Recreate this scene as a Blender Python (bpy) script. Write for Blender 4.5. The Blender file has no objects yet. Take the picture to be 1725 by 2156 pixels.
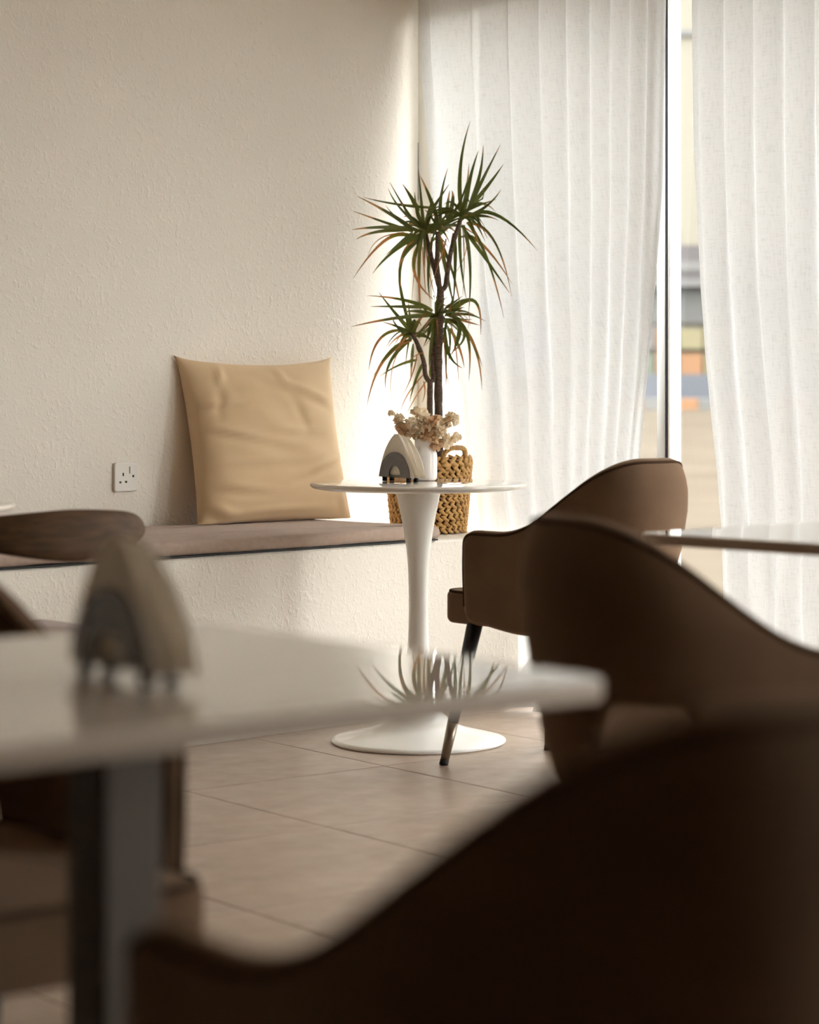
import bpy, bmesh, math, random
from mathutils import Vector, Matrix
random.seed(7)
PI = math.pi
sc = bpy.context.scene
col = sc.collection

# ------------------------------------------------------------------ camera
F, U0, V0, H = 4915.0, 862.5, 812.0, 1.017      # focal length / principal column / horizon row (px), eye height (m)
cam = bpy.data.cameras.new('camera')
cam.sensor_fit = 'VERTICAL'; cam.sensor_height = 36.0; cam.sensor_width = 36.0
cam.lens = 36.0 * F / 2156.0
cam.shift_y = -(1078.0 - V0) / 2156.0
cam.clip_start = 0.05; cam.clip_end = 500
cam.dof.use_dof = True; cam.dof.focus_distance = 6.9; cam.dof.aperture_fstop = 2.95
co = bpy.data.objects.new('camera', cam); col.objects.link(co)
co.location = (0, 0, H); co.rotation_euler = (PI / 2, 0, 0)
sc.camera = co

# ------------------------------------------------------------------ sky, sun, exposure
world = bpy.data.worlds.new('sky'); sc.world = world; world.use_nodes = True
bg = world.node_tree.nodes['Background']
bg.inputs[0].default_value = (1.0, 0.99, 0.972, 1); bg.inputs[1].default_value = 8.2
sun = bpy.data.lights.new('sun', 'SUN'); sun.energy = 0.8; sun.angle = 0.01; sun.color = (1.0, 0.94, 0.84)
so = bpy.data.objects.new('sun', sun); col.objects.link(so)
so.rotation_euler = Vector((0.25, 0.72, -0.62)).to_track_quat('-Z', 'Y').to_euler(); so.location = (-3, -3, 8)
sc.view_settings.view_transform = 'Standard'; sc.view_settings.look = 'None'
sc.view_settings.exposure = 0.70; sc.view_settings.gamma = 1.0; sc.view_settings.use_curve_mapping = False
cy = sc.cycles
cy.max_bounces = 12; cy.diffuse_bounces = 8; cy.glossy_bounces = 4; cy.transmission_bounces = 8
cy.transparent_max_bounces = 16; cy.sample_clamp_indirect = 8.0; cy.caustics_reflective = False
cy.use_denoising = True

# ------------------------------------------------------------------ geometry helpers
TH = math.radians(38.0); CT, ST = math.cos(TH), math.sin(TH)
def RM(p, q, z=0.0):                    # room axes (p towards the window, q towards the plaster wall) -> world
    return Vector((CT * p - ST * q, ST * p + CT * q, z))
def PX(u, v, Y):                        # the point at depth Y seen at pixel u, v
    return Vector(((u - U0) / F * Y, Y, H - (v - V0) * Y / F))
CX, CYY = 0.03, 8.1                     # room corner of plaster wall and window wall
PW = CT * CX + ST * CYY                 # p of the window wall's inner face
QC = -ST * CX + CT * CYY
WD = Vector((math.sin(math.radians(45.4)), math.cos(math.radians(45.4)), 0))     # along the plaster wall
WN = Vector((WD.y, -WD.x, 0))                                                    # into the room
SD = Vector((ST, -CT, 0)); SN = Vector((-CT, -ST, 0))                            # along the window wall / into the room
C0 = Vector((CX, CYY, 0))
def s_at(u, off):                       # distance along the window wall of pixel column u, off m inside it
    r = (u - U0) / F
    return (r * (CYY - ST * off) - CX + CT * off) / (ST + CT * r)
def SP(s, off, z):
    p = C0 + SD * s + SN * off; p.z = z; return p

def new_mesh(name, verts, faces, smooth=False, uvs=None):
    me = bpy.data.meshes.new(name)
    me.from_pydata([tuple(v) for v in verts], [], faces)
    me.update()
    if smooth:
        me.polygons.foreach_set('use_smooth', [True] * len(me.polygons))
    if uvs is not None:
        uv = me.uv_layers.new(name='UVMap')
        for l in me.loops:
            uv.data[l.index].uv = uvs[l.vertex_index]
    return me
def fix(me):
    bm = bmesh.new(); bm.from_mesh(me)
    bmesh.ops.recalc_face_normals(bm, faces=bm.faces); bm.to_mesh(me); bm.free(); return me
def link(name, me, m=None, parent=None, loc=None, rot=None, scale=None):
    o = bpy.data.objects.new(name, me); col.objects.link(o)
    if me is not None and m is not None and len(me.materials) == 0: me.materials.append(m)
    if parent: o.parent = parent
    if loc is not None: o.location = loc
    if rot is not None: o.rotation_euler = rot
    if scale is not None: o.scale = scale
    return o
def tag(o, label=None, cat=None, group=None, kind=None):
    if label: o['label'] = label
    if cat: o['category'] = cat
    if group: o['group'] = group
    if kind: o['kind'] = kind
    return o
def empty(name, loc, rz=0.0):
    o = bpy.data.objects.new(name, None); col.objects.link(o)
    o.location = loc; o.rotation_euler = (0, 0, rz); o.empty_display_size = 0.1
    return o
def thing(name, label, cat, loc=(0, 0, 0), rz=0.0, group=None):
    return tag(empty(name, loc, rz), label, cat, group)

class MB:                               # collects simple shapes into one mesh
    def __init__(s): s.v = []; s.f = []
    def add(s, verts, faces):
        k = len(s.v); s.v += [tuple(x) for x in verts]; s.f += [[i + k for i in f] for f in faces]; return s
    def box(s, x0, x1, y0, y1, z0, z1):
        return s.add([(x0, y0, z0), (x1, y0, z0), (x1, y1, z0), (x0, y1, z0), (x0, y0, z1), (x1, y0, z1), (x1, y1, z1), (x0, y1, z1)],
                     [[0, 3, 2, 1], [4, 5, 6, 7], [0, 1, 5, 4], [1, 2, 6, 5], [2, 3, 7, 6], [3, 0, 4, 7]])
    def prism(s, poly, z0, z1):
        n = len(poly)
        return s.add([(x, y, z0) for x, y in poly] + [(x, y, z1) for x, y in poly],
                     [list(range(n))[::-1], list(range(n, 2 * n))] + [[i, (i + 1) % n, n + (i + 1) % n, n + i] for i in range(n)])
    def mesh(s, name, smooth=False, bevel=0, seg=2):
        me = new_mesh(name, s.v, s.f)
        bm = bmesh.new(); bm.from_mesh(me)
        bmesh.ops.recalc_face_normals(bm, faces=bm.faces)
        if bevel: bmesh.ops.bevel(bm, geom=list(bm.edges), offset=bevel, segments=seg, profile=0.5, affect='EDGES')
        bm.to_mesh(me); bm.free()
        if smooth: me.polygons.foreach_set('use_smooth', [True] * len(me.polygons))
        return me
    def obj(s, name, m, parent=None, smooth=False, bevel=0, seg=2, **k):
        return link(name, s.mesh(name, smooth, bevel, seg), m, parent, **k)

def lathe(profile, n=48):               # profile: (r, z) bottom to top
    v, f = [], []
    for r, z in profile:
        for i in range(n):
            a = 2 * PI * i / n; v.append((r * math.cos(a), r * math.sin(a), z))
    for j in range(len(profile) - 1):
        for i in range(n):
            k = (i + 1) % n; f.append([j * n + i, j * n + k, (j + 1) * n + k, (j + 1) * n + i])
    f.append(list(range(n))[::-1]); f.append([(len(profile) - 1) * n + i for i in range(n)])
    return v, f
def tube(pts, rad, n=10, cap=True, flat=1.0):
    pts = [Vector(p) for p in pts]; m = len(pts)
    if not hasattr(rad, '__len__'): rad = [rad] * m
    v, f = [], []; prev = None
    for i, p in enumerate(pts):
        t = (pts[min(i + 1, m - 1)] - pts[max(i - 1, 0)]).normalized()
        if prev is None:
            a = Vector((0, 0, 1)) if abs(t.z) < 0.9 else Vector((1, 0, 0))
            x = t.cross(a).normalized()
        else:
            x = (prev - t * prev.dot(t)).normalized()
        prev = x; y = t.cross(x)
        for k in range(n):
            a = 2 * PI * k / n
            v.append(p + x * (rad[i] * math.cos(a)) + y * (rad[i] * flat * math.sin(a)))
    for i in range(m - 1):
        for k in range(n):
            l = (k + 1) % n; f.append([i * n + k, i * n + l, (i + 1) * n + l, (i + 1) * n + k])
    if cap:
        f.append(list(range(n))[::-1]); f.append([(m - 1) * n + k for k in range(n)])
    return v, f
def tmesh(name, pts, rad, n=10, flat=1.0):
    return fix(new_mesh(name, *tube(pts, rad, n, flat=flat), smooth=True))
def offset_poly(poly, d):               # inward offset of a counter-clockwise polygon
    n = len(poly); out = []
    for i in range(n):
        a, b, c = Vector(poly[i - 1]), Vector(poly[i]), Vector(poly[(i + 1) % n])
        e1 = (b - a).normalized(); e2 = (c - b).normalized()
        n1 = Vector((-e1.y, e1.x)); n2 = Vector((-e2.y, e2.x))
        k = (n1 + n2); k = k / max(0.3, k.dot(n1)) if k.length > 1e-6 else n1
        out.append(tuple(b + k * d))
    return out
def slab(poly, z0, z1, r, seg=4, crown=0.0, rb=None):   # rounded-edge slab, optional crowned top
    rb = r if rb is None else rb
    loops = []
    for k in range(seg + 1):
        a = PI / 2 * k / seg; loops.append((rb * (1 - math.sin(a)), z0 + rb * (1 - math.cos(a))))
    for k in range(seg + 1):
        a = PI / 2 * k / seg; loops.append((r * (1 - math.cos(a)), z1 - r * (1 - math.sin(a))))
    if crown:
        for d, c in ((r * 2.2, .35), (r * 4.5, .75)): loops.append((d, z1 + crown * c))
    v, f = [], []; n = len(poly)
    for d, z in loops:
        v += [(x, y, z) for x, y in offset_poly(poly, d)]
    for j in range(len(loops) - 1):
        for i in range(n):
            k = (i + 1) % n; f.append([j * n + i, j * n + k, (j + 1) * n + k, (j + 1) * n + i])
    f.append(list(range(n))[::-1])
    top = (len(loops) - 1) * n
    if crown:
        cx = sum(v[top + i][0] for i in range(n)) / n; cyy = sum(v[top + i][1] for i in range(n)) / n
        v.append((cx, cyy, z1 + crown)); f += [[top + i, top + (i + 1) % n, len(v) - 1] for i in range(n)]
    else:
        f.append([top + i for i in range(n)])
    return v, f
def round_rect(x0, x1, y0, y1, r, n=6):
    out = []
    for cx, cyy, a0 in ((x1 - r, y0 + r, -PI / 2), (x1 - r, y1 - r, 0), (x0 + r, y1 - r, PI / 2), (x0 + r, y0 + r, PI)):
        for k in range(n + 1):
            a = a0 + PI / 2 * k / n; out.append((cx + r * math.cos(a), cyy + r * math.sin(a)))
    return out
def sm(x): x = max(0.0, min(1.0, x)); return x * x * (3 - 2 * x)
def lerp_tab(tab, x):
    if x <= tab[0][0]: return tab[0][1]
    for (a, b), (c, d) in zip(tab, tab[1:]):
        if x <= c: return b + (d - b) * (x - a) / (c - a)
    return tab[-1][1]
def bez(p0, pm, p1, t):                 # parabola through pm at t = .5
    c = pm * 2 - (p0 + p1) * 0.5
    return p0 * (1 - t) ** 2 + c * (2 * t * (1 - t)) + p1 * t * t

# ------------------------------------------------------------------ materials
def M(name, color, rough=0.6, metal=0.0, spec=0.5, sheen=0.0, coat=0.0):
    m = bpy.data.materials.new(name); m.use_nodes = True
    b = m.node_tree.nodes['Principled BSDF']
    b.inputs['Base Color'].default_value = (*color, 1); b.inputs['Roughness'].default_value = rough
    b.inputs['Metallic'].default_value = metal; b.inputs['Specular IOR Level'].default_value = spec
    b.inputs['Sheen Weight'].default_value = sheen; b.inputs['Coat Weight'].default_value = coat
    return m
def nd(m, t, **k):
    n = m.node_tree.nodes.new(t)
    for a, b in k.items(): setattr(n, a, b)
    return n
def lk(m, a, b): m.node_tree.links.new(a, b)
def noise(m, scale, detail=3, rough=0.5, stretch=None, coord='Object'):
    tc = nd(m, 'ShaderNodeTexCoord'); n = nd(m, 'ShaderNodeTexNoise')
    n.inputs['Scale'].default_value = scale; n.inputs['Detail'].default_value = detail; n.inputs['Roughness'].default_value = rough
    if stretch:
        mp = nd(m, 'ShaderNodeMapping'); mp.inputs['Scale'].default_value = stretch
        lk(m, tc.outputs[coord], mp.inputs[0]); lk(m, mp.outputs[0], n.inputs['Vector'])
    else: lk(m, tc.outputs[coord], n.inputs['Vector'])
    return n
def ramp(m, src, stops):
    r = nd(m, 'ShaderNodeValToRGB'); e = r.color_ramp.elements
    e[0].position, e[0].color = stops[0][0], (*stops[0][1], 1)
    e[1].position, e[1].color = stops[-1][0], (*stops[-1][1], 1)
    for p, c in stops[1:-1]:
        x = e.new(p); x.color = (*c, 1)
    lk(m, src, r.inputs[0]); return r
def bump(m, src, strength, dist, chain=None):
    b = nd(m, 'ShaderNodeBump'); b.inputs['Strength'].default_value = strength; b.inputs['Distance'].default_value = dist
    lk(m, src, b.inputs['Height'])
    if chain: lk(m, chain.outputs[0], b.inputs['Normal'])
    return b
def P(m): return m.node_tree.nodes['Principled BSDF']
def mottled(name, c1, c2, scale, rough, bstr=0.0, bdist=0.001, stretch=None, detail=4, bscale=None, **k):
    m = M(name, c1, rough, **k); n = noise(m, scale, detail, 0.55, stretch)
    r = ramp(m, n.outputs['Fac'], [(0.3, c1), (0.7, c2)]); lk(m, r.outputs[0], P(m).inputs['Base Color'])
    if bstr:
        n2 = noise(m, bscale or scale, detail, 0.6, stretch); b = bump(m, n2.outputs['Fac'], bstr, bdist)
        lk(m, b.outputs[0], P(m).inputs['Normal'])
    return m

def plaster(name, c):                   # roller-stippled plaster with raised flecks
    m = M(name, c, 0.75, spec=0.3)
    a = noise(m, 58, 2, 0.5, (1, 1, 0.75)); ra = ramp(m, a.outputs['Fac'], [(0.55, (0, 0, 0)), (0.66, (1, 1, 1))])
    b = noise(m, 110, 2, 0.5); rb = ramp(m, b.outputs['Fac'], [(0.56, (0, 0, 0)), (0.7, (1, 1, 1))])
    l = noise(m, 6, 2); rl = ramp(m, l.outputs['Fac'], [(0.3, (0.25,) * 3), (0.7, (1, 1, 1))])
    mu = nd(m, 'ShaderNodeMath', operation='MULTIPLY'); lk(m, ra.outputs[0], mu.inputs[0]); lk(m, rl.outputs[0], mu.inputs[1])
    b1 = bump(m, mu.outputs[0], 0.42, 0.003); b2 = bump(m, rb.outputs[0], 0.35, 0.002, b1)
    lk(m, b2.outputs[0], P(m).inputs['Normal'])
    n = noise(m, 1.2, 3); r = ramp(m, n.outputs['Fac'], [(0.3, tuple(x * 0.97 for x in c)), (0.7, c)])
    lk(m, r.outputs[0], P(m).inputs['Base Color'])
    return m
M_wall = plaster('plaster_warm_white', (0.855, 0.805, 0.73))
M_plain = M('painted_plaster', (0.80, 0.765, 0.70), 0.7)
M_dim = M('brown_painted_wall', (0.12, 0.105, 0.092), 0.8)
M_ceil = M('ceiling_paint', (0.80, 0.72, 0.60), 0.8)
M_grout = M('grout', (0.14, 0.10, 0.075), 0.9)
def tile_mat():
    m = M('floor_tile', (0.45, 0.34, 0.265), 0.36, spec=0.5)
    oi = nd(m, 'ShaderNodeObjectInfo')
    n = noise(m, 2.2, 6, 0.6, (1.0, 2.6, 1), 'Object')
    ad = nd(m, 'ShaderNodeVectorMath', operation='ADD'); tc = nd(m, 'ShaderNodeTexCoord'); mp = nd(m, 'ShaderNodeMapping')
    mp.inputs['Scale'].default_value = (1.0, 3.0, 1)
    lk(m, tc.outputs['Object'], ad.inputs[0]); lk(m, oi.outputs['Location'], ad.inputs[1])
    lk(m, ad.outputs[0], mp.inputs[0]); lk(m, mp.outputs[0], n.inputs['Vector'])
    r = ramp(m, n.outputs['Fac'], [(0.28, (0.30, 0.217, 0.158)), (0.5, (0.36, 0.265, 0.197)), (0.72, (0.42, 0.315, 0.24))])
    lk(m, r.outputs[0], P(m).inputs['Base Color'])
    n2 = noise(m, 14, 4); r2 = ramp(m, n2.outputs['Fac'], [(0.3, (0.30,) * 3), (0.7, (0.44,) * 3)]); lk(m, r2.outputs[0], P(m).inputs['Roughness'])
    return m
M_tile = tile_mat()
M_frame = M('white_window_frame', (0.86, 0.86, 0.84), 0.35)
M_gasket = M('black_gasket', (0.008, 0.009, 0.016), 0.6)
def glass_mat():
    m = bpy.data.materials.new('window_glass'); m.use_nodes = True; t = m.node_tree; t.nodes.clear()
    o = nd(m, 'ShaderNodeOutputMaterial'); tr = nd(m, 'ShaderNodeBsdfTransparent'); g = nd(m, 'ShaderNodeBsdfGlossy')
    tr.inputs[0].default_value = (0.96, 0.975, 0.965, 1); g.inputs['Roughness'].default_value = 0.02
    mx = nd(m, 'ShaderNodeMixShader'); fr = nd(m, 'ShaderNodeFresnel'); fr.inputs[0].default_value = 1.4
    ge = nd(m, 'ShaderNodeNewGeometry'); iv = nd(m, 'ShaderNodeMath', operation='SUBTRACT'); iv.inputs[0].default_value = 1.0; lk(m, ge.outputs['Backfacing'], iv.inputs[1])
    mu = nd(m, 'ShaderNodeMath', operation='MULTIPLY'); lk(m, fr.outputs[0], mu.inputs[0]); lk(m, iv.outputs[0], mu.inputs[1]); lk(m, mu.outputs[0], mx.inputs[0]); lk(m, tr.outputs[0], mx.inputs[1]); lk(m, g.outputs[0], mx.inputs[2]); lk(m, mx.outputs[0], o.inputs[0])
    return m
M_glass = glass_mat()
def curtain_mat():
    m = bpy.data.materials.new('sheer_linen'); m.use_nodes = True; t = m.node_tree; t.nodes.clear()
    o = nd(m, 'ShaderNodeOutputMaterial'); d = nd(m, 'ShaderNodeBsdfDiffuse'); tl = nd(m, 'ShaderNodeBsdfTranslucent'); tr = nd(m, 'ShaderNodeBsdfTransparent')
    w = noise(m, 1.0, 4, 0.6, (160, 22, 1), 'UV'); w2 = noise(m, 1.0, 4, 0.6, (26, 260, 1), 'UV')
    ad = nd(m, 'ShaderNodeMath', operation='ADD'); lk(m, w.outputs['Fac'], ad.inputs[0]); lk(m, w2.outputs['Fac'], ad.inputs[1])
    r = ramp(m, ad.outputs[0], [(0.72, (0.77, 0.775, 0.785)), (1.0, (0.87, 0.878, 0.892))])
    r.color_ramp.elements[1].position = 1.0
    hf = nd(m, 'ShaderNodeMath', operation='MULTIPLY'); hf.inputs[1].default_value = 1.0; lk(m, ad.outputs[0], hf.inputs[0])
    lk(m, r.outputs[0], d.inputs[0]); lk(m, r.outputs[0], tl.inputs[0])
    b = bump(m, ad.outputs[0], 0.15, 0.001); lk(m, b.outputs[0], d.inputs['Normal'])
    m1 = nd(m, 'ShaderNodeMixShader'); m1.inputs[0].default_value = 0.135; lk(m, d.outputs[0], m1.inputs[1]); lk(m, tl.outputs[0], m1.inputs[2])
    m2 = nd(m, 'ShaderNodeMixShader'); m2.inputs[0].default_value = 0.05; lk(m, m1.outputs[0], m2.inputs[1]); lk(m, tr.outputs[0], m2.inputs[2])
    lk(m, m2.outputs[0], o.inputs[0]); return m
M_curtain = curtain_mat()
M_velvet = mottled('taupe_velvet', (0.118, 0.070, 0.042), (0.155, 0.094, 0.058), 7, 0.85, 0.25, 0.002, bscale=260, sheen=0.25, spec=0.12)
P(M_velvet).inputs['Sheen Tint'].default_value = (1.0, 0.72, 0.5, 1)
M_pipe = M('dark_piping', (0.055, 0.030, 0.018), 0.9, spec=0.05)
M_blackmetal = M('black_metal', (0.012, 0.013, 0.017), 0.35, 0.0, 0.5)
M_ferrule = M('brushed_bronze_ferrule', (0.30, 0.25, 0.20), 0.35, 1.0)
M_rubber = M('black_rubber', (0.01, 0.01, 0.01), 0.7)
M_white = M('white_lacquer', (0.88, 0.86, 0.82), 0.16, spec=0.5)
M_tabletop = M('glossy_white_laminate', (0.80, 0.745, 0.665), 0.018, spec=0.55)
M_edgeshade = M('table_edge_shade', (0.44, 0.35, 0.27), 0.4)  # brown puts the shade on the white tops' edges into the colour
M_column = M('brushed_steel_column', (0.075, 0.06, 0.048), 0.5, 0.5)
M_steel = mottled('brushed_steel', (0.125, 0.118, 0.108), (0.17, 0.16, 0.148), 40, 0.27, metal=0.95)
M_napkin = M('paper_napkin', (0.86, 0.79, 0.68), 0.85)
M_pillow = mottled('ochre_cotton', (0.66, 0.475, 0.285), (0.71, 0.52, 0.32), 5, 0.85, 0.12, 0.0015, bscale=420, sheen=0.15)
M_bench = mottled('mauve_beige_cotton', (0.36, 0.265, 0.215), (0.41, 0.305, 0.25), 60, 0.9, 0.2, 0.001, bscale=500, sheen=0.1)
M_pad = M('mauve_seat_fabric', (0.36, 0.27, 0.24), 0.85, sheen=0.1)
M_socket = M('white_plastic', (0.78, 0.75, 0.70), 0.35)
M_hole = M('dark_slot', (0.012, 0.01, 0.009), 0.6)
M_vase = M('milk_glass', (0.82, 0.79, 0.78), 0.12, spec=0.5)
P(M_vase).inputs['Subsurface Weight'].default_value = 0.0
M_wood = mottled('dark_walnut', (0.05, 0.027, 0.013), (0.105, 0.055, 0.026), 9, 0.7, spec=0.2, stretch=(1, 6, 10), detail=5)
M_straw = mottled('water_hyacinth', (0.58, 0.34, 0.115), (0.74, 0.46, 0.17), 55, 0.6, 0.3, 0.002, bscale=180)
M_straw2 = mottled('water_hyacinth_dark', (0.38, 0.20, 0.065), (0.58, 0.34, 0.115), 55, 0.6, 0.3, 0.002, bscale=180)
M_core = M('gap_shade_core', (0.09, 0.045, 0.018), 0.9)  # dark colour stands for the shade in gaps between strands
M_soil = M('soil', (0.05, 0.033, 0.022), 0.95)
def bark_mat():
    m = M('dracaena_bark', (0.10, 0.065, 0.045), 0.85)
    n = noise(m, 60, 4, 0.6, (1, 1, 2.5)); r = ramp(m, n.outputs['Fac'], [(0.3, (0.055, 0.035, 0.025)), (0.7, (0.20, 0.14, 0.10))])
    lk(m, r.outputs[0], P(m).inputs['Base Color']); b = bump(m, n.outputs['Fac'], 0.6, 0.003); lk(m, b.outputs[0], P(m).inputs['Normal']); return m
M_bark = bark_mat()
def leaf_mat(name, base, mid, tip, t0):
    m = bpy.data.materials.new(name); m.use_nodes = True; b = P(m)
    tc = nd(m, 'ShaderNodeTexCoord'); sx = nd(m, 'ShaderNodeSeparateXYZ'); lk(m, tc.outputs['UV'], sx.inputs[0])
    n = noise(m, 30, 3); ad = nd(m, 'ShaderNodeMath', operation='MULTIPLY_ADD'); ad.inputs[1].default_value = 0.16
    lk(m, n.outputs['Fac'], ad.inputs[0]); lk(m, sx.outputs[1], ad.inputs[2])
    r = ramp(m, ad.outputs[0], [(0.05, mid), (t0 * 0.6, base), (t0, base), (min(0.97, t0 + 0.07), tip), (1.0, tuple(x * 0.6 for x in tip))])
    lk(m, r.outputs[0], b.inputs['Base Color']); b.inputs['Roughness'].default_value = 0.42
    tl = nd(m, 'ShaderNodeBsdfTranslucent'); lk(m, r.outputs[0], tl.inputs[0])
    mx = nd(m, 'ShaderNodeMixShader'); mx.inputs[0].default_value = 0.5
    o = [x for x in m.node_tree.nodes if x.type == 'OUTPUT_MATERIAL'][0]
    lk(m, b.outputs[0], mx.inputs[1]); lk(m, tl.outputs[0], mx.inputs[2]); lk(m, mx.outputs[0], o.inputs[0])
    return m
LEAF = [leaf_mat('green_leaf', (0.085, 0.105, 0.022), (0.15, 0.16, 0.035), (0.42, 0.19, 0.06), 0.93),
        leaf_mat('green_leaf_dry_tip', (0.10, 0.115, 0.022), (0.16, 0.165, 0.035), (0.50, 0.25, 0.085), 0.74),
        leaf_mat('olive_leaf_half_dry', (0.18, 0.16, 0.025), (0.19, 0.17, 0.03), (0.46, 0.20, 0.07), 0.5),
        leaf_mat('dry_leaf', (0.42, 0.18, 0.065), (0.26, 0.14, 0.055), (0.48, 0.22, 0.09), 0.4)]
def petal_mat(name, c):
    m = M(name, c, 0.9, spec=0.1); b = P(m); tl = nd(m, 'ShaderNodeBsdfTranslucent'); tl.inputs[0].default_value = (*c, 1)
    mx = nd(m, 'ShaderNodeMixShader'); mx.inputs[0].default_value = 0.5
    o = [x for x in m.node_tree.nodes if x.type == 'OUTPUT_MATERIAL'][0]
    lk(m, b.outputs[0], mx.inputs[1]); lk(m, tl.outputs[0], mx.inputs[2]); lk(m, mx.outputs[0], o.inputs[0]); return m
M_petal = petal_mat('dried_cream_petal', (0.90, 0.80, 0.64)); M_petal2 = petal_mat('dried_tan_petal', (0.80, 0.60, 0.40))
M_stem = M('dry_stem', (0.33, 0.21, 0.11), 0.9)
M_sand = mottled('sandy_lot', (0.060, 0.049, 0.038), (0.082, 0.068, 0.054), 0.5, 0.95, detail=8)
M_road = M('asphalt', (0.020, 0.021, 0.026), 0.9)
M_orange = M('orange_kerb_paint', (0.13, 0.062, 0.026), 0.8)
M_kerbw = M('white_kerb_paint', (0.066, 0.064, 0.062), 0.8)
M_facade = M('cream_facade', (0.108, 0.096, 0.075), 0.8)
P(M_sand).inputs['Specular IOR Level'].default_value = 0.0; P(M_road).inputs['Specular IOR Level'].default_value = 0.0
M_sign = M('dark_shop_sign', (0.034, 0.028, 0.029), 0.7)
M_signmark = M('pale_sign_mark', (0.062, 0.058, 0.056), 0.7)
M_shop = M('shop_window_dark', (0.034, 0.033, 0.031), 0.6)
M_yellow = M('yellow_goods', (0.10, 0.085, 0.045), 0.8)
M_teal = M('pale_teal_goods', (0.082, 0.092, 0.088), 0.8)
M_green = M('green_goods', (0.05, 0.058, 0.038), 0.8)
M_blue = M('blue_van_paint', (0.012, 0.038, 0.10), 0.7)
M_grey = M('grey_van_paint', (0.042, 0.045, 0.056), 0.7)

# ------------------------------------------------------------------ the setting
P_FAR, Q_BACK, ZC = -3.2, -2.4, 2.75
def wall_q(p): return QC - (PW - p) * 0.1146 / 0.9935
RZ = (0, 0, TH)
b = MB(); b.prism([(P_FAR, Q_BACK), (PW, Q_BACK), (PW, QC), (P_FAR, wall_q(P_FAR))], -0.05, -0.003)
floor = tag(b.obj('floor', M_grout, rot=RZ), 'beige square tiled floor', None, None, 'structure')
TP, TQ = 0.627, 0.602
tile_me = MB().box(-TP / 2 + .0016, TP / 2 - .0016, -TQ / 2 + .0016, TQ / 2 - .0016, -0.006, 0.0).mesh('tile', bevel=0.0009, seg=1)
tile_me.materials.append(M_tile)
rt = random.Random(3)
for i in range(-10, 4):
    for j in range(-11, 5):
        pc, qc = 2.537 + (i + .5) * TP, 3.756 + (j + .5) * TQ
        if pc < P_FAR + .2 or pc > PW or qc < Q_BACK + .2 or qc > wall_q(pc): continue
        link('tile', tile_me, None, floor, loc=(pc, qc, rt.uniform(-.0004, .0002)))
b = MB(); b.prism([(P_FAR - .3, Q_BACK - .3), (PW + .25, Q_BACK - .3), (PW + .25, QC + .4), (P_FAR - .3, wall_q(P_FAR) + .3)], ZC, ZC + .2)
tag(b.obj('ceiling', M_ceil, rot=RZ), 'beige painted ceiling above the room', None, None, 'structure')
# plaster wall on the left
a0 = C0; a1 = C0 - WD * 9.2
b = MB(); b.prism([(a1.x, a1.y), (a0.x, a0.y), tuple((a0 - WN * .25 + WD * .03).xy), tuple((a1 - WN * .25).xy)], -0.05, ZC)
tag(b.obj('wall_left', M_wall), 'rough stippled warm white plaster wall behind the bench', None, None, 'structure')
# window wall: pier by the corner, lintel over the glass, low sill, unseen solid pier further along, added to cut light on the left wall
ZH = 2.33; S_PIER = 0.067; S_END = 8.5; S_P0, S_P1 = 3.73, 6.24
def qs(s): return QC - s
b = MB()
b.box(PW, PW + .22, qs(S_PIER), QC + .25, -0.05, ZC)
b.box(PW, PW + .22, qs(S_END), qs(S_PIER), ZH, ZC)
b.box(PW, PW + .22, qs(S_END), qs(S_PIER), -0.05, 0.02)
b.box(PW, PW + .22, qs(S_P1), qs(S_P0), -0.05, ZC)
b.box(PW, PW + .22, Q_BACK - .2, qs(S_END), -0.05, ZC)
tag(b.obj('wall_right', M_plain, rot=RZ), 'cream painted window wall around the tall glazing', None, None, 'structure')
b = MB().box(PW - .0012, PW + .02, QC - .0024, QC + .002, 1.66, 1.86)
tag(b.obj('trim_1', M_gasket, rot=RZ), 'thin dark crack line in the room corner', None, None, 'structure')
b = MB().box(P_FAR - .25, PW + .22, Q_BACK - .25, Q_BACK, -0.05, ZC)
tag(b.obj('wall_back', M_dim, rot=RZ), 'brown painted wall at the back of the room', None, None, 'structure')
b = MB().box(P_FAR - .25, P_FAR, Q_BACK - .2, wall_q(P_FAR) + .3, -0.05, ZC)
tag(b.obj('wall_far', M_dim, rot=RZ), 'brown painted wall on the far side of the room', None, None, 'structure')
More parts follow.
